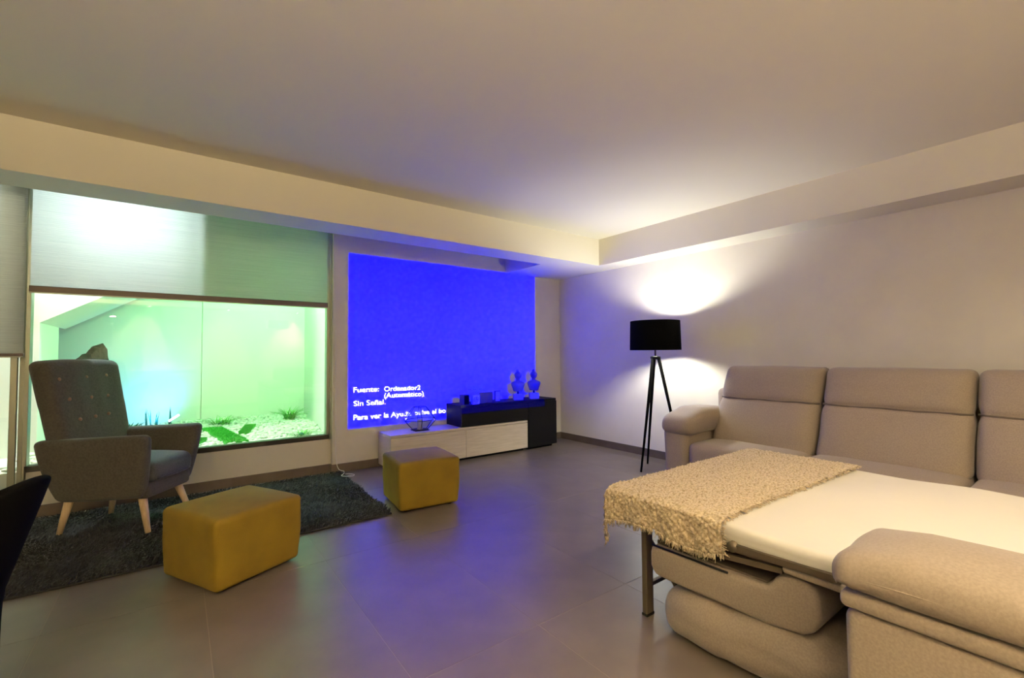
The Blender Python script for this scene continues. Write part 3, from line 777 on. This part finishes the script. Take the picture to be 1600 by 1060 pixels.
# folded-under backrest panel, thick padded end towards the seat
pan = [(1.165, .300), (1.155, .332), (1.08, .334), (.715, .342), (.700, .350), (.690, .375), (.665, .395), (.635, .401), (.59, .396), (.565, .375), (.557, .30), (.575, .255), (.61, .232), (.70, .218), (1.08, .212), (1.145, .215), (1.165, .245)]
pv, pf = prism([(y, z) for y, z in pan], 0, EX0+.004, EX1-.06)
o = fixn(add('folded_panel', (pv, pf), M_sofa, t, False)); md = o.modifiers.new('b', 'BEVEL'); md.width = .018; md.segments = 3; md.limit_method = 'ANGLE'; md.angle_limit = .6
o.data.polygons.foreach_set('use_smooth', [True]*len(o.data.polygons))
add('panel_lining', box(EX0+.03, EX1-.08, .72, 1.145, .333, .348, .002, 1), M_sofad, t, False)
add('zip', tube([(EX0+.003, 1.15, .334), (EX0+.003, .98, .336), (EX0+.003, .84, .338)], .004, 6), M_black, t)
# plump folded seat cushion on the floor
v, f = rbox(EX1-EX0-.10, .78, .185, .085, 5, 16); X, Y = v[:, 0]/((EX1-EX0-.1)/2), v[:, 1]/.40
v[:, 2] += np.where(v[:, 2] > 0, .025*np.clip(1-Y**2, 0, 1)-.028*np.exp(-((Y-.25)/.05)**2), 0)
v[:, 0] -= np.where(X < -.5, .035*np.clip(1-np.abs(Y)**3, 0, 1)-.012*np.exp(-((Y-.25)/.04)**2), 0)
v += .010*np.stack([fnoise(v, 6, 2), fnoise(v, 6, 5), fnoise(v, 7, 9)], 1)
v[:, 2] -= .06*(Y+1)/2-.03; v += np.array([(EX0+EX1)/2-.035, .745, .110]); v[:, 2] = np.maximum(v[:, 2], .006)
cu = add('folded_cushion', (v, f), M_sofa, t)
# fixed seat part, arm and back
add('seat_box', box(1.51, EX1+.02, -.55, .40, .05, .33, .02, 2), M_sofa, t)
ax0, ax1, ay1 = 1.262, 1.505, .408
v, f = rbox(ax1-ax0, ay1+.75, .465, .022, 4, 6); v += np.array([(ax0+ax1)/2, (ay1-.75)/2, .2725]); ab = add('arm_body', (v, f), M_sofa, t)
add('arm_band', box(ax0-.010, ax1, -.74, ay1+.006, .509, .546, .014, 3), M_sofa, ab)
v, f = rbox(.30, 1.10, .095, .043, 6, 10); X, Y = v[:, 0]/.15, v[:, 1]/.55
v[:, 2] += np.where(v[:, 2] > 0, .028*np.clip(1-X**2, 0, 1)*np.clip(1-np.abs(Y)**6, 0, 1), 0)
v[:, 2] -= np.where((v[:, 2] > -.02), .02*np.clip(Y-.8, 0, 1)/.2, 0)
v += .007*np.stack([fnoise(v*np.array([1, .6, 1]), 9, 3), fnoise(v, 8, 5), fnoise(v*np.array([1, .5, 1]), 9, 9)], 1)
v += np.array([1.388, -.115, .596])
ap = add('arm_pillow', (v, f), M_sofa, t)
add('pillow_seam', tube([(1.238, y_, .590+.004*math.sin(y_*9)) for y_ in np.linspace(.38, -.6, 24)], .0028, 6), M_sofa, ap)
add('backrest', box(1.51, EX1+.05, -.80, -.50, .05, .88, .06, 3), M_sofa, t)
for x, y in ((1.31, .34), (1.31, -.68), (2.7, -.68)): add('foot', lathe([(.02, 0), (.025, .055)], 12, (x, y, 0)), M_blacksteel, t)

# ================================================================== THROW ON THE BED
t = thing('knitted_throw', 'beige nubbly knitted throw with a fringe draped over the foot of the bed', 'blanket', (2.15, 1.1, ZB))
nu, nv = 230, 130
u = np.linspace(0, 1, nu+1); w_ = np.linspace(0, 1, nv+1)
drop = .125; LX = (EX1-EX0)+drop+.03
yA, yB = .845, EY1+.012
def throw_pt(uu, vv):
    # uu from the hanging edge across to the far side, vv from the pillow side to the foot and over the end
    s = uu*LX; yl = vv*((yB-yA)+.10)
    hang = drop+.012*np.sin(vv*9)+.035*np.clip((vv-.75)/.25, 0, 1)**2-.012*np.clip(1-vv*5, 0, 1)
    r = .022; zt = ZB+.012
    s0 = s/drop*hang if False else s
    x = np.where(s < drop, EX0-.012-.006*np.sin(vv*25)*(1-s/drop), EX0-.012+(s-drop))
    z = np.where(s < drop, zt-(drop-s)*hang/drop, zt)
    # round the edge over
    e = np.clip((s-drop+.03)/.06, 0, 1); z = z-.010*np.exp(-((s-drop)/.02)**2); x = x+.004*np.exp(-((s-drop)/.02)**2)
    yedge = yA-.03*np.clip((uu-.75)/.25, 0, 1)+.010*np.sin(uu*7)
    y = yedge+yl*(yB-yedge)/(yB-yA)
    over = np.clip(y-yB, 0, 1); y = np.minimum(y, yB+.006); z = z-over*.85
    return x, y, z
UU, VV = np.meshgrid(u, w_, indexing='ij'); X, Y, Z = throw_pt(UU, VV)
# knit nubs: staggered rows of short slubs
row = np.floor(VV*40); ph = UU*58+(row % 2)*.5
nub = (np.sin(ph*2*PI)*.5+.5)*np.abs(np.sin(VV*40*PI))
nz = np.array([mnoise.noise(Vector((a*60, b*34, 1.7))) for a, b in zip(UU.ravel(), VV.ravel())]).reshape(UU.shape)
hgt = .0055*nub+.006*nz
hang_ = UU*LX < drop
Z = Z+np.where(hang_, 0, hgt)+.004; X = X-np.where(hang_, hgt*1.3+.004, 0)
V = np.stack([X, Y, Z], 2).reshape(-1, 3)
I = np.arange((nu+1)*(nv+1)).reshape(nu+1, nv+1)
Fq = np.stack([I[:-1, :-1], I[1:, :-1], I[1:, 1:], I[:-1, 1:]], 2).reshape(-1, 4)
th = add('woven_body', (V, Fq), M_throw, t); md = th.modifiers.new('s', 'SOLIDIFY'); md.thickness = .006; md.offset = -1
# fringe along the hanging edge and the free edges
def fringe(p, d, n_, L, seed):
    R_ = np.random.default_rng(seed); out = []
    for k in range(n_):
        q = p(R_.random()); L_ = L*R_.uniform(.5, 1.1); dd = np.array(d)+R_.normal(0, .25, 3); e = q+dd*L_
        out.append(bar(tuple(q), tuple(e), .0022, .0012, 4))
    return join(*out)
def along(i_of, j_of):
    return lambda s: V.reshape(nu+1, nv+1, 3)[i_of(s), j_of(s)]
fr1 = fringe(along(lambda s: 0, lambda s: int(s*nv)), (0, 0, -1), 420, .022, 1)
fr2 = fringe(along(lambda s: int(s*nu), lambda s: 0), (0, -1, -.15), 420, .016, 2)
o = add('fringe', fr1, M_throw, t); o['kind'] = 'stuff'
o = add('fringe', fr2, M_throw, t); o['kind'] = 'stuff'
# folded white towel at the pillow end
o = add('folded_towel', cushion(.22, .16, .05, .022, 2.16, -.02, ZB+.035, .01, 4, 4, .006, 3), M_sheet)
tag(o, 'folded white towel lying on the bed near the arm pillow', 'towel')

# ================================================================== REAR SIDE OF THE ROOM (seen only mirrored in the window)
def downlight(label, x, y, z, pw, col, tilt=(0, 0), size=1.9, blend=.6, es=14, group='recessed ceiling downlights'):
    t = thing('recessed_downlight', label, 'downlight', (x, y, z), group=group)
    add('trim_ring', lathe([(.036, -.004), (.050, -.003), (.052, 0), (.036, 0), (.036, -.004)], 28, (x, y, z), False, False), M_white, t)
    add('lens', lathe([(.0355, -.0015), (.0355, -.0005)], 28, (x, y, z)), emit('downlight_lens', col, es), t)
    light('SPOT', 'downlight_beam', (x, y, z-.012), pw, col, t, (x+tilt[0], y+tilt[1], z-1), spot_size=size, spot_blend=blend, shadow_soft_size=.03)
where = ['straight above the open sofa bed', 'above the near arm of the sofa bed', 'above the floor between ottoman and sofa bed']
for k, x in enumerate((2.42, 1.56, .73)):
    downlight('recessed ceiling downlight '+where[k], x, -.18, ZC, P_ROW*(1, 1, .45)[k], WARM, size=2.6, blend=.9)
where = ['over the vase of dried grass', 'in the middle of the rear soffit', 'at the sofa end of the rear soffit']
for k, x in enumerate((-.43, .88, 2.22)):
    downlight('recessed soffit downlight '+where[k], x, YR+.24, ZS, P_REAR, WARM, tilt=(-.22, -.30), size=1.25, blend=.8, es=60, group='rear soffit downlights')
t = thing('console_table', 'slim white console table against the rear wall under the downlight', 'table', (-.6, YR+.2, 0))
add('table_top', box(-1.1, .2, YR+.02, YR+.36, .80, .84, .004, 1), M_white, t, False)
for x in (-1.06, .16):
    for y in (YR+.05, YR+.33): add('leg', bar((x, y, .80), (x, y, 0), .018, None, square=True), M_white, t, False)
t = thing('floor_vase', 'white tapered vase holding dried grass on the rear console table', 'vase', (-.60, YR+.19, .8405))
add('vase_body', lathe([(.05, 0), (.06, .01), (.085, .16), (.09, .26), (.06, .34), (.05, .36), (.046, .36), (.055, .33)], 28, (-.60, YR+.19, .8405), True, False), M_white, t)
t2 = thing('dried_grass', 'feathery pale dried grass standing in the white vase', 'dried plant', (-.60, YR+.19, 1.16))
add('plumes', blades((-.60, YR+.19, 1.12), n=90, h=.58, spread=.3, wid=.02, lean=.7, seed=9, arch=.3, r0=.03), mat('dried_plume', lin('#e2d6bd'), .8), t2)

t = thing('fill_uplighter', 'added white uplighter near the rear wall, fill light for the ceiling and room', 'floor lamp', (-.9, -1.4, 0))  # added lamp, brightens the ceiling and room with warm fill
add('base', lathe([(.14, 0), (.14, .02), (.02, .03)], 28, (-.9, -1.4, 0)), M_white, t)
add('pole', lathe([(.014, .025), (.014, 1.72)], 14, (-.9, -1.4, 0)), M_white, t)
add('bowl', lathe([(.03, 1.70), (.10, 1.73), (.16, 1.80), (.155, 1.80), (.095, 1.738), (.03, 1.71)], 32, (-.9, -1.4, 0), False, False), M_white, t)
add('lamp_disc', lathe([(.08, 1.745), (.08, 1.75)], 24, (-.9, -1.4, 0)), emit('fill_glow', WARM, 12), t)
light('SPOT', 'fill_beam', (-.9, -1.4, 1.765), P_FILL, WARM, t, (-.8, -1.2, 2.6), spot_size=2.9, spot_blend=.8, shadow_soft_size=.06)

# ================================================================== PROJECTOR (hung from the ceiling beside the bed, throws the blue picture)
PX, PY, PZ = 1.55, -.55, 1.72
kx = .10/(YA-PY)                                   # slide lies 10 cm in front of the lamp
def slide(x, z): return (PX+(x-PX)*kx, PY+.10, PZ+(z-PZ)*kx)
IX0, IX1, IZ0, IZ1 = 1.332, 3.662, .397, 2.100
t = thing('video_projector', 'white ceiling-hung video projector facing the blue picture wall', 'projector', (PX, PY, PZ-.1))
hx, hz0, hz1 = .17, PZ-.09, PZ+.06
c = [slide(IX0, IZ0), slide(IX1, IZ0), slide(IX1, IZ1), slide(IX0, IZ1)]
ys_ = PY+.10
o4 = [(PX-hx, ys_, hz0), (PX+hx, ys_, hz0), (PX+hx, ys_, hz1), (PX-hx, ys_, hz1)]
add('front_gate', (o4+c, [(0, 1, 5, 4), (1, 2, 6, 5), (2, 3, 7, 6), (3, 0, 4, 7)]), M_black, t, False)
add('housing_panel', box(PX-hx-.006, PX+hx+.006, PY-.16, ys_+.004, hz1, hz1+.006), M_white, t, False)
add('housing_panel', box(PX-hx-.006, PX+hx+.006, PY-.16, ys_+.004, hz0-.006, hz0), M_white, t, False)
for s in (-1, 1): add('housing_panel', box(min(PX+s*hx, PX+s*(hx+.006)), max(PX+s*hx, PX+s*(hx+.006)), PY-.16, ys_+.004, hz0, hz1), M_white, t, False)
add('housing_panel', box(PX-hx, PX+hx, PY-.166, PY-.16, hz0, hz1), M_white, t, False)
add('mount_pole', bar((PX, PY-.05, hz1+.006), (PX, PY-.05, ZC), .018), M_white, t)
# slide: blue filter sheet with the on-screen message cut out of it
M_slide = bpy.data.materials.new('blue_slide'); M_slide.use_nodes = True; nn = M_slide.node_tree.nodes; nn.remove(nn['Principled BSDF'])
tb = nn.new('ShaderNodeBsdfTransparent')
vm = nn.new('ShaderNodeCombineXYZ')               # negative red and green take away room light, standing in for out-of-gamut blue
for k_, c_ in enumerate((-.075, -.055, 1.0)): vm.inputs[k_].default_value = c_
M_slide.node_tree.links.new(vm.outputs[0], tb.inputs[0]); M_slide.node_tree.links.new(tb.outputs[0], nn['Material Output'].inputs[0])
LINES = [('Fuente:', 1.383, .745, .252, .050), ('Ordenador2', 1.690, .742, .394, .050), ('(Automático)', 1.690, .676, .430, .050), ('Sin Señal.', 1.386, .613, .316, .050),
         ('Para ver la Ayuda, pulse el botón', 1.384, .478, 1.115, .050)]
cu_all = bpy.data.curves.new('slide_outline', 'CURVE'); cu_all.dimensions = '2D'; cu_all.fill_mode = 'BOTH'
def poly_spline(pts):
    sp = cu_all.splines.new('POLY'); sp.points.add(len(pts)-1); sp.use_cyclic_u = True
    for q, p in zip(sp.points, pts): q.co = (p[0], p[1], 0, 1)
poly_spline([(IX0, IZ0), (IX1, IZ0), (IX1, IZ1), (IX0, IZ1)])
def bez(p0, p1, p2, p3, t_): return ((1-t_)**3)*p0+3*((1-t_)**2)*t_*p1+3*(1-t_)*t_*t_*p2+t_**3*p3
for txt, x0, zb, wd, cap in LINES:
    fc = bpy.data.curves.new('msg', 'FONT'); fc.body = txt; fc.size = 1; fc.offset = .046
    fo = bpy.data.objects.new('msg', fc); C.objects.link(fo)
    for q in bpy.context.view_layer.objects: q.select_set(False)
    fo.select_set(True); bpy.context.view_layer.objects.active = fo
    bpy.ops.object.convert(target='CURVE')
    fo = bpy.context.view_layer.objects.active
    loops = []
    for sp in fo.data.splines:
        bp = sp.bezier_points; L_ = []
        for i in range(len(bp)):
            a, b = bp[i], bp[(i+1) % len(bp)]
            straight = a.handle_right_type == 'VECTOR' and b.handle_left_type == 'VECTOR'
            for k in range(1 if straight else 5):
                q = bez(a.co, a.handle_right, b.handle_left, b.co, k/5) if not straight else a.co.copy()
                L_.append((q.x, q.y))
        if len(L_) > 2: loops.append(L_)
    allp = np.array([q for L_ in loops for q in L_]); xmin, xmax = allp[:, 0].min(), allp[:, 0].max()
    sxx = wd/(xmax-xmin); szz = cap/.70
    for L_ in loops: poly_spline([(x0+(q[0]-xmin)*sxx, zb+q[1]*szz-.02*(x0+(q[0]-xmin)*sxx-1.383)*.5) for q in L_])
    bpy.data.objects.remove(fo)
co = bpy.data.objects.new('tmp', cu_all); C.objects.link(co)
bpy.context.view_layer.update()
me = bpy.data.meshes.new_from_object(co.evaluated_get(bpy.context.evaluated_depsgraph_get()))
vv = np.array([q.co[:] for q in me.vertices]); ff = [tuple(p.vertices) for p in me.polygons]
bpy.data.objects.remove(co); bpy.data.meshes.remove(me)
sv = [slide(a[0], a[1]) for a in vv]
add('blue_slide', (sv, ff), M_slide, t, False)
light('SPOT', 'projector_lamp', (PX, PY, PZ), P_PROJ, (1, 1, 1), t, (2.5, YA, 1.2), spot_size=1.2, spot_blend=0, shadow_soft_size=0)
